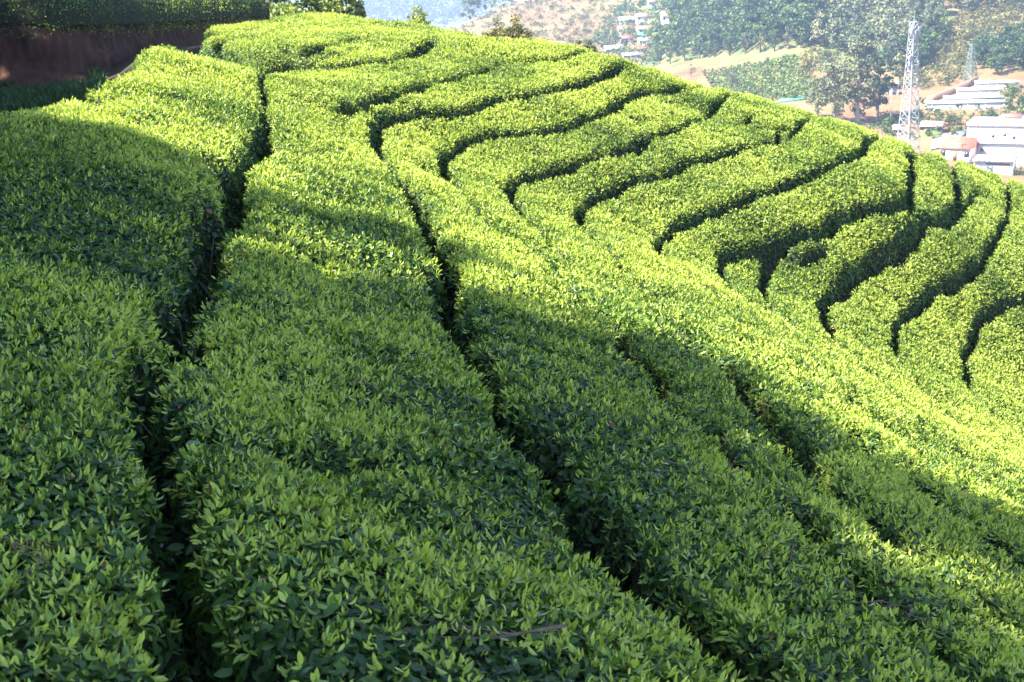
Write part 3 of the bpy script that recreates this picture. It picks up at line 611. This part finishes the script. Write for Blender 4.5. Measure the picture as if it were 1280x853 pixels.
tree_at('gum_tree', 326, -75, 50, 6.2, 60, 35, M['gum_leaf'], M['pale_bark'], 'thin grey gum tree between the earth bank and the yellow green tree', clumps=60, leaves=4500, leaf=.15, tone=(.6, .25), bottom=1.0, shape=3.0)
tree_at('bush', 681, 50, 60, 1.6, 8, 36, M['tree_leaf'], M['bark'], 'tiny bright green bush on the crest between the two brown trees', 'bush', clumps=10, leaves=500, leaf=.09, tone=(.9, .1), bottom=.3)
def far_tree(name, px, ybase, hpx, wpx, seed, mat, bark, label, cat='tree', group=None, **kw):
    P, D = gp(px, ybase); h = hpx*mpp(D); kw.setdefault('leaf', .05*h); return make_tree(name, P, h, wpx*mpp(D)/2, seed, mat, bark, label=label, cat=cat, group=group, **kw)
far_tree('gum_tree', 1072, 152, 108, 62, 41, M['gum_leaf'], M['pale_bark'], 'tallest grey gum tree on the far slope, left of the tower', clumps=80, leaves=4200, tone=(.5, .25), bottom=1.6, trunk=.022, shape=2.0, leaf=.62)
far_tree('gum_tree', 1043, 152, 78, 66, 42, M['gum_leaf'], M['pale_bark'], 'broad pale gum tree in front of the tallest gum tree', clumps=70, leaves=3600, tone=(.6, .22), bottom=1.4, trunk=.022, leaf=.62)
far_tree('tree', 1096, 146, 66, 40, 43, M['tree_leaf'], M['bark'], 'dark crown toned as the shaded right side of the tall gum', clumps=40, leaves=1800, tone=(.3, .2), bottom=1.5)  # separate crown; the tall gum's unlit side is put into its dark leaf tone
far_tree('tree', 1014, 103, 40, 32, 44, M['olive_leaf'], M['bark'], 'tan olive tree beside the terraced garden', clumps=30, leaves=1500, tone=(.75, .2), bottom=.8)
far_tree('tree', 1035, 90, 34, 34, 45, M['tree_leaf'], M['bark'], 'dark rounded tree behind the tan olive tree', clumps=30, leaves=1400, tone=(.35, .2), bottom=.8)
far_tree('tree', 1022, 146, 38, 28, 46, M['gum_leaf'], M['bark'], 'low grey green tree at the foot of the broad pale gum', clumps=25, leaves=1100, tone=(.5, .2), bottom=.5)
far_tree('tree', 916, 112, 25, 22, 47, M['gum_leaf'], M['bark'], 'grey rounded tree standing alone in the terraced garden', clumps=24, leaves=1000, tone=(.45, .2), bottom=.5)
far_tree('tree', 864, 96, 14, 12, 48, M['tree_leaf'], M['bark'], 'small dark tree on red soil left of the garden', clumps=14, leaves=500, tone=(.3, .2), bottom=.3)
far_tree('tree', 1264, 138, 32, 30, 49, M['tree_leaf'], M['bark'], 'green tree in front of the white terraces at the right', clumps=34, leaves=1700, tone=(.6, .25), bottom=.6)
far_tree('tree', 1280, 140, 24, 22, 50, M['tree_leaf'], M['bark'], 'dark tree at the right edge beside the white terraces', clumps=24, leaves=1000, tone=(.3, .2), bottom=.5)
for k, (x, y, h, w_) in enumerate([(1147,156,11,16),(1160,156,9,12),(1173,157,14,20),(1186,157,12,18),(1200,156,11,16),(1113,162,15,22),(1237,150,14,20),(1262,152,12,24),(1255,214,10,22),(1238,216,7,16),(1228,165,9,14),(1268,218,10,24)]):
    lab_ = ['round bush in the hedge row left end, below the terraces','small bush second in the row below the terraces','largest bush of the row below the white terraces','dark bush beside the largest bush below the terraces','right end bush of the row below the terraces','grey bush left of the tower foot','bush on orange earth right of the red pole top','low bushy thicket under the green terrace tree','bush under the white annex right corner','low bush at the foot of the white annex','bush beside the roof of the white building','bush on the bank below the white building'][k]
    far_tree('bush', x, y, h, w_, 60+k, M['tree_leaf'], M['bark'], lab_, 'bush', clumps=12, leaves=420, leaf=.11*h*mpp(300), tone=(.35, .2), bottom=.1)
for k, (x, y, h) in enumerate([(822,78,20),(838,80,22),(856,77,24),(874,74,26),(893,72,25),(912,70,28),(931,68,26),(950,66,30),(968,64,27),(985,62,28),(1001,60,24)]):
    far_tree('tree', x, y, h, h*.62, 80+k, M['tree_leaf'] if k % 3 else M['gum_leaf'], M['bark'], 'hazy tree along the foot of the far wood', group='trees along the foot of the far wood', clumps=22, leaves=800, tone=(.45, .2), bottom=h*.02, shape=[1.0, 2.0][k % 2])

# ---- buildings
def box(x0, x1, y0, y1, z0, z1):
    V = np.array([(x, y, z) for z in (z0, z1) for x, y in ((x0, y0), (x1, y0), (x1, y1), (x0, y1))], float)
    return V, np.array([(3, 2, 1, 0), (4, 5, 6, 7), (0, 1, 5, 4), (1, 2, 6, 5), (2, 3, 7, 6), (3, 0, 4, 7)])
def mcol(name, c, **k):
    if name not in M: M[name] = mat_plain(name, c, **k)
    return M[name]
WHITE = mcol('white wall', (.52, .515, .50), noise=.06, scale=1.2); TILE = mcol('red roof tiles', (.30, .095, .065), noise=.3, scale=1.5, bump=.2); TILE2 = mcol('faded roof sheets', (.33, .22, .18), noise=.2, scale=1)
TEAL = mcol('teal painted wall', (.18, .50, .52), noise=.08); BLUE = mcol('pale blue wall', (.45, .52, .68), noise=.08); PALE = mcol('pale roof sheets', (.45, .42, .43), noise=.12); DARK = mcol('dark window glass', (.02, .025, .03), rough=.15, spec=.6)
BRICK = mcol('brown brick wall', (.30, .16, .10), noise=.25, scale=3); DOOR = mcol('wooden door', (.22, .12, .07)); STEEL = mcol('galvanised steel', (.27, .28, .30), rough=.45, spec=.5); RUST = mcol('rust red pole paint', (.35, .10, .06)); CONC = mcol('grey concrete', (.42, .40, .38), noise=.12)
def frame_at(px, py, yaw):
    P, D = gp(px, py); az = math.atan2(P[0], P[1]); return P, D, -az+yaw
def root_at(name, P, rot, label, cat, group=None):
    r = empty(name, P); r.rotation_euler = (0, 0, rot); return tag(r, label, cat, group)
def house(x0, x1, yt, yb, wall, roof, label, yaw=.15, depth=5.5, wins=3, name='house', group=None):
    P, D, rot = frame_at((x0+x1)/2, yb, yaw); s = mpp(D); W = (x1-x0)*s; H = (yb-yt)*s*(.8 if group else 1); hw = H*.55; root = root_at(name, P, rot, label, 'house', group); a = W/2
    V, F = box(-a*.95, a*.95, 0, depth, -2.2, hw); np_mesh('wall', V, [F], wall, root)
    e = .35; V = np.array([(-a, -e, hw-.05), (a, -e, hw-.05), (a, depth+e, hw-.05), (-a, depth+e, hw-.05), (-a, depth/2, H), (a, depth/2, H), (-a, -e, hw+.12), (a, -e, hw+.12), (a, depth+e, hw+.12), (-a, depth+e, hw+.12)])
    np_mesh('roof', V, [np.array([(6, 7, 5, 4), (8, 9, 4, 5), (3, 2, 1, 0), (0, 1, 7, 6), (2, 3, 9, 8)]), np.array([(7, 8, 5), (9, 6, 4)]), np.array([(1, 2, 8, 7), (3, 0, 6, 9)])], roof, root)
    xs = np.linspace(-a*.78, a*.78, wins+1)
    for j, x in enumerate(xs):
        if j == wins//2: V, F = box(x-.45, x+.45, -.05, .05, .02, min(2.0, hw*.82)); np_mesh('door', V, [F], DOOR, root)
        else: V, F = box(x-.5, x+.5, -.05, .05, hw*.35, hw*.78); np_mesh('window', V, [F], DARK, root)
    return root
SG = 'houses of the hillside settlement'
for a in [(775,795,20,30,TEAL,PALE,'teal and white house at the upper left of the settlement'), (796,827,15,26,WHITE,TILE,'long red roofed house in the middle of the settlement top terrace'), (828,852,12,27,WHITE,TILE2,'long pale brown roofed house at the upper right of the settlement'),
          (773,793,31,41,WHITE,TILE,'red roofed white house below the teal and white one'), (798,828,31,41,TEAL,TILE,'long teal walled house with red roof in the settlement centre'), (830,839,33,40,WHITE,PALE,'tiny white house at the right end of the teal row'),
          (776,791,43,53,BLUE,TILE,'small pink roofed house on the third terrace at left'), (799,820,46,55,BLUE,TILE2,'pale blue house with faded roof on the third terrace'), (757,780,56,66,BLUE,PALE,'lavender white house at the lower left of the settlement'),
          (789,813,56,66,WHITE,TILE,'white red roofed house on the lower right terrace'), (757,777,67,75,WHITE,TILE,'low red roofed house nearest the tea crest'), (779,799,65,73,WHITE,PALE,'bright white house nearest the dry field'),
          (811,826,-2,7,TEAL,TILE,'teal house with pink roof highest on the slope'), (685,696,51,59,WHITE,PALE,'left one of the two white houses behind the small brown tree'), (697,708,51,59,WHITE,TILE2,'right one of the two white houses behind the small brown tree')]:
    house(*a, wins=3 if a[1]-a[0] > 18 else 2, group=SG, yaw=.12)
house(1151,1176,154,165,BRICK,TILE2,'long low brown house with orange roof beside the tower', yaw=-.12, depth=4)
house(1176,1210,176,201,WHITE,TILE,'terracotta roofed house left of the white building', yaw=-.3, depth=6, wins=2)
house(1117,1126,158,167,WHITE,PALE,'tiny white hut at the foot of the tower', yaw=.1, depth=2.5, wins=1, name='hut')
# the white flat roofed building
P, D, rot = frame_at(1247, 206, -.12); s = mpp(D); root = root_at('white_building', P, rot, 'large white flat roofed building at the right edge', 'building'); X = lambda x: (x-1247)*s; Z = lambda y: (206-y)*s
V, F = box(X(1212), X(1300), 0, 9, -6, Z(163)); np_mesh('wall', V, [F], WHITE, root)
V, F = box(X(1211), X(1301), -.3, 9.3, Z(163)+.003, Z(160)); roof = np_mesh('roof', V, [F], WHITE, root)
for x in (1216, 1224, 1229, 1238): V, F = box(X(x), X(x+2.2), 1, 1.6, Z(160)+.003, Z(157.5)); np_mesh('vent', V, [F], CONC, roof)
V, F = box(X(1212), X(1300), -.5, -.003, Z(182), Z(181)); np_mesh('ledge', V, [F], WHITE, root)
for x, y in ((1276, 175), (1276, 187), (1229, 190), (1252, 172), (1262, 175), (1240, 174), (1288, 176)):
    w_ = 2.6 if x > 1270 else 1.7; V, F = box(X(x-w_), X(x+w_), -.06, .04, Z(y+1.8), Z(y-1.8)); wn = np_mesh('window', V, [F], DARK if x > 1234 else DOOR, root)
    V, F = box(X(x-w_-.4), X(x+w_+.4), -.16, -.062, Z(y+2.5), Z(y+1.85)); np_mesh('sill', V, [F], CONC, wn)
V, F = box(X(1243), X(1272), 3, 7, Z(160)+.003, Z(155)); np_mesh('rooftop_room', V, [F], BLUE, root)
V, F = box(X(1247), X(1266), 2.6, 7.4, Z(155)+.003, Z(153.8)); np_mesh('rooftop_canopy', V, [F], TILE, root)
P, D, rot = frame_at(1239, 212, -.12); s = mpp(D); root = root_at('white_annex', P-np.array([0, 1.5, 0]), rot, 'low white annex with a ledge in front of the white building', 'building'); X = lambda x: (x-1239)*s; Z = lambda y: (212-y)*s
V, F = box(X(1219), X(1260), -3, 2, -6, Z(199)); np_mesh('wall', V, [F], WHITE, root); V, F = box(X(1218), X(1261), -3.5, 2.2, Z(199)+.003, Z(196.5)); np_mesh('roof', V, [F], CONC if False else WHITE, root); V, F = box(X(1232), X(1257), -3.06, -2.96, Z(202), Z(200.5)); np_mesh('window', V, [F], DARK, root)
# white terraced sheds
for k, (x0, x1, y, lb) in enumerate([(1165,1254,137,'lowest and longest white terrace shed'), (1186,1249,131,'second white terrace shed from the bottom'), (1201,1248,121,'third white terrace shed from the bottom'), (1224,1269,112,'uppermost white terrace shed below the wood')]):
    P, D, rot = frame_at((x0+x1)/2, y, .10); s = mpp(D); W = (x1-x0)*s/2; H = 8.5*s; root = root_at('terrace_shed', P, rot, lb, 'shed', 'white sheds stepping up the terraces')
    V, F = box(-W, W, 0, 3.5, -2.5, H*.8); np_mesh('wall', V, [F], WHITE, root); V, F = box(-W-.2, W+.2, -.25, 3.8, H*.8+.003, H); np_mesh('roof', V, [F], WHITE, root)
    for x in np.linspace(-W*.85, W*.85, 5): V, F = box(x-.12, x+.12, -.12, -.003, -1, H*.8); np_mesh('post', V, [F], CONC, root)
# brown stepped wall climbing beside the sheds
pa = [gp(x, y)[0] for x, y in ((1158,129),(1172,124),(1190,117),(1206,110),(1222,103))]; V = []; F = []
for k, p_ in enumerate(pa):
    for dx, dz in ((-.4, -1), (.4, -1), (.4, 1.5), (-.4, 1.5)): V.append(p_-pa[0]+np.array([0, dx, dz]))
for k in range(len(pa)-1):
    for j in range(4): F.append((4*k+j, 4*k+(j+1) % 4, 4*k+4+(j+1) % 4, 4*k+4+j))
F += [(3, 2, 1, 0), (4*len(pa)-4, 4*len(pa)-3, 4*len(pa)-2, 4*len(pa)-1)]
o = np_mesh('retaining_wall', np.array(V), [np.array(F)], BRICK); o.location = pa[0]; tag(o, 'brown brick wall climbing the orange slope beside the white sheds', 'wall')
# plastic covered plots and shade net
def sheet(name, pix, mat, label, cat, lift=.5):
    P = np.array([gp(x, y)[0]+np.array([0, 0, lift]) for x, y in pix]); c = P.mean(0); n_ = len(P); V = np.concatenate([P-c, P-c-np.array([0, 0, .4])])
    F = [np.arange(n_)[None], (np.arange(n_)[::-1]+n_)[None], np.array([(k, k+n_, (k+1) % n_+n_, (k+1) % n_) for k in range(n_)])]
    o = np_mesh(name, V, F, mat); o.location = c; return tag(o, label, cat)
sheet('plastic_cover', [(1163,188),(1166,178),(1180,171),(1209,165),(1204,171),(1192,178),(1176,186)], mcol('white plastic sheet', (.55, .56, .57), rough=.4, noise=.05, scale=.4), 'white plastic sheet spread over a plot beside the tower foot', 'plastic cover')
sheet('shade_net', [(972,129),(975,125),(1006,121),(1007,125)], mcol('teal net', (.10, .42, .40), noise=.15, scale=1), 'teal net strip along the bottom of the terraced garden', 'net')
sheet('grass_plot', [(1150,171),(1152,164),(1180,162),(1176,169)], mcol('short grass', (.12, .20, .05), rough=.95, noise=.3, scale=2), 'small green plot below the long brown house', 'garden plot', .25)
# hut on posts with a water tank
P, D, rot = frame_at(1114, 119, .1); s = mpp(D); root = root_at('pillar_hut', P, rot, 'dark roofed hut on white pillars with a water tank, left of the tower', 'hut'); V, F = box(-8*s, 8*s, -.4, 3.4, 8*s, 10.5*s); np_mesh('roof', V, [F], mcol('dark roof', (.12, .11, .12)), root)
V, F = box(-7*s, 7*s, 2.4, 3, -1, 8*s-.003); np_mesh('rear_wall', V, [F], CONC, root)
for x in (-7, -1, 7): V, F = box(x*s-.16, x*s+.16, -.1, .22, -1.5, 8*s-.003); np_mesh('pillar', V, [F], WHITE, root)
V, F = tube([(6.5*s, 1.2, 10.5*s+.003), (6.5*s, 1.2, 15*s), (6.5*s, 1.2, 15.6*s)], [2.4*s, 2.4*s, .9*s], 14); np_mesh('water_tank', V, [F], WHITE, root, smooth=False)
# lattice masts
def bar(a, b, r=.06): return tube([a, b], [r, r], 4)
def mast(px, ybase, ytop, D, wb, wt, rod, label, mat, thick, bays, extras=True, name='lattice_tower'):
    B = at_d(px, ybase, D); H = (ybase-ytop)*mpp(D); root = empty(name, B); root.rotation_euler = (0, 0, .5); tag(root, label, 'tower')
    hw = lambda t: (wb*(1-t)**1.25+wt*(1-(1-t)**1.25))/2; cn = lambda k, t: np.array([(-1, 1, 1, -1)[k]*hw(t), (-1, -1, 1, 1)[k]*hw(t), H*t]); ts = np.linspace(0, 1, bays+1)**.93
    for k in range(4): V, F = tube([cn(k, t) for t in ts], [thick*(1-.35*t) for t in ts], 4); np_mesh('leg', V, [F], mat, root)
    pr = []
    for i_ in range(bays):
        for k in range(4):
            k2 = (k+1) % 4; pr += [bar(cn(k, ts[i_]), cn(k2, ts[i_+1]), thick*.5), bar(cn(k2, ts[i_]), cn(k, ts[i_+1]), thick*.5), bar(cn(k, ts[i_+1]), cn(k2, ts[i_+1]), thick*.5)]
    V, F = join(pr); np_mesh('bracing', V, F, mat, root)
    V, F = tube([(0, 0, H), (0, 0, H+rod)], [thick*.8, thick*.3], 5); np_mesh('lightning_rod', V, [F], mat, root)
    if extras:
        for k, (t, sx) in enumerate([(.93, -1), (.93, 1), (.9, .2), (.70, -1), (.68, 1), (.55, 1), (.42, 1)]):
            x = sx*(hw(t)+.35); V, F = box(x-.16, x+.16, -.5, -.3, H*t-.9, H*t+.9); a_ = np_mesh('panel_antenna', V, [F], mat, root); V, F = bar((x, -.3, H*t), (sx*hw(t)*.8, -hw(t)*.5, H*t), .05); np_mesh('bracket', V, [F], mat, a_)
        for t, sx in ((.74, -1), (.36, 1)): V, F = tube([(sx*(hw(t)+.3), -.7, H*t), (sx*(hw(t)+.3), -.45, H*t), (sx*(hw(t)+.3), -.4, H*t)], [.52, .55, .2], 14); V = np.r_[V, [[sx*(hw(t)+.3), -.6, H*t]]]; np_mesh('dish_antenna', V, [F, np.array([(j+1, j, len(V)-1) if False else (j, (j+1) % 14, len(V)-1) for j in range(14)])], mat, root)
        V, F = join([bar((-.25, 0, 0), (-.12, 0, H), .035), bar((.25, 0, 0), (.12, 0, H), .035)]+[bar((-.25*(1-t)-.12*t, 0, H*t), (.25*(1-t)+.12*t, 0, H*t), .03) for t in np.linspace(.02, .98, 60)]); np_mesh('ladder', V, F, mat, root)
    return root
mast(1134, 196, 45, 235, 3.0, 1.05, 1.7, 'tall white lattice tower hung with antennas rising behind the tea crest', STEEL, .10, 15)
P, D = gp(1212, 106); mast(1212, 107, 62, D, 3.2, .8, 1.0, 'slim grey green lattice tower on the far scrub slope', mcol('weathered green steel', (.14, .19, .18)), .075, 9, False)
def pole(px, yb, yt, D, r, mat, label, arms=()):
    B = at_d(px, yb, D); H = (yb-yt)*mpp(D); root = empty('utility_pole', B); tag(root, label, 'pole'); V, F = tube([(0, 0, -2), (0, 0, H*.5), (0, 0, H)], [r, r*.9, r*.75], 8); np_mesh('shaft', V, [F], mat, root, smooth=True)
    for z in arms: V, F = box(-.7, .7, -.06, .06, H*z-.05, H*z+.06); np_mesh('cross_arm', V, [F], mat, root)
    return root
pole(1218, 212, 148, 225, .12, RUST, 'thin rust red pole in front of the white building', (.97, .66))
pole(1202, 204, 182, 228, .11, mcol('dark pole', (.10, .07, .06)), 'short dark pole beside the terracotta roof', (.95,))
pole(1113, 156, 115, 300, .13, CONC, 'pale concrete pole below the hut on pillars', (.93,))

# weeds and short grass on the shaded track
Q = np.random.default_rng(21); n_ = 60000; x = Q.uniform(-15, -4.5, n_); y = Q.uniform(9, 31, n_); k = (~inside(x, y, REGION)) & (x < -.31*y-.3) & (seg_dist(x, y, np.stack([BX, BY], 1)) > .15) & (fbm(x*.5, y*.5, 44, 2) > .36)
x = x[k]; y = y[k]; P = np.stack([x, y, ground_z(x, y)], 1); n_ = len(x); Y = unit(Q.normal(size=(n_, 3))*.45+np.array([0, 0, 1])); N = unit(np.cross(Y, Q.normal(size=(n_, 3))))
V, F, c_ = place_leaves(P, Y, N, Q.uniform(.10, .28, n_), 2, .7); o = np_mesh('grass', V, F, M['tree_leaf'], None, {'tone': np.repeat(np.clip(Q.normal(.35, .15, n_), .05, .9), c_)}); tag(o, 'low weeds and grass on the earth track below the bank', 'grass', kind='stuff')

# pruned twigs lying on the tea
def twig(px, py, L, seed, label):
    Q = np.random.default_rng(seed); dd = np.hypot(PX-px, PY-py)+np.where(INR, 0, 1e6); k = dd.argmin(); p_ = np.array([GX.flat[k], GY.flat[k], TOP.flat[k]+.05]); a = Q.uniform(0, 6.28); d_ = np.array([math.cos(a), math.sin(a), .05]); parts = []
    def br(s, d, l, r, lev):
        e1 = s+d*l*.5+Q.normal(size=3)*l*.06; e2 = s+d*l+Q.normal(size=3)*l*.1; parts.append(tube([s, e1, e2], [r, r*.8, r*.4], 5))
        if lev: [br(q, unit(d+Q.normal(size=3)*np.array([.7, .7, .25])), l*.5, r*.6, lev-1) for q in (e1, e2, s*.3+e1*.7)]
    br(np.zeros(3)-d_*L*.5, d_, L, .006, 2); V, F = join(parts); o = np_mesh('dead_twig', V, F, M['wood'], smooth=True); o.location = p_; tag(o, label, 'twig', 'dead twigs lying on the tea')
for a in [(610,800,.5,1,'dead branching twig on the shaded tea at the bottom centre'), (770,835,.4,2,'pale dead twig on the tea at the bottom edge'), (960,715,.35,3,'dead twig on shaded tea right of the second path'), (1110,770,.3,4,'grey twig on the tea near the lower right corner'),
          (465,492,.3,5,'small dead twig midway up the widest hedge'), (890,600,.35,6,'dead twig lying where shade meets sun on the near slope'), (255,165,.35,7,'reddish twig on the hedge end beside the first path'), (270,235,.3,8,'bare twig hanging over the first path'), (30,690,.3,9,'dead twigs in the tea at the lower left corner')]: twig(*a)

# ------------------------------------------------------------------ haze of the valley air
V, F = box(-2700, 2700, -2700, 2700, -160, 90)
m, n, l, out = nodes('valley air'); pv = n.new('ShaderNodeVolumePrincipled'); pv.inputs['Color'].default_value = (.33, .43, .62, 1); pv.inputs['Density'].default_value = .00040; pv.inputs['Anisotropy'].default_value = .15
l.new(pv.outputs[0], out.inputs['Volume'])
tag(np_mesh('haze', V, [F], m), 'pale haze over the valley', 'haze', kind='stuff')
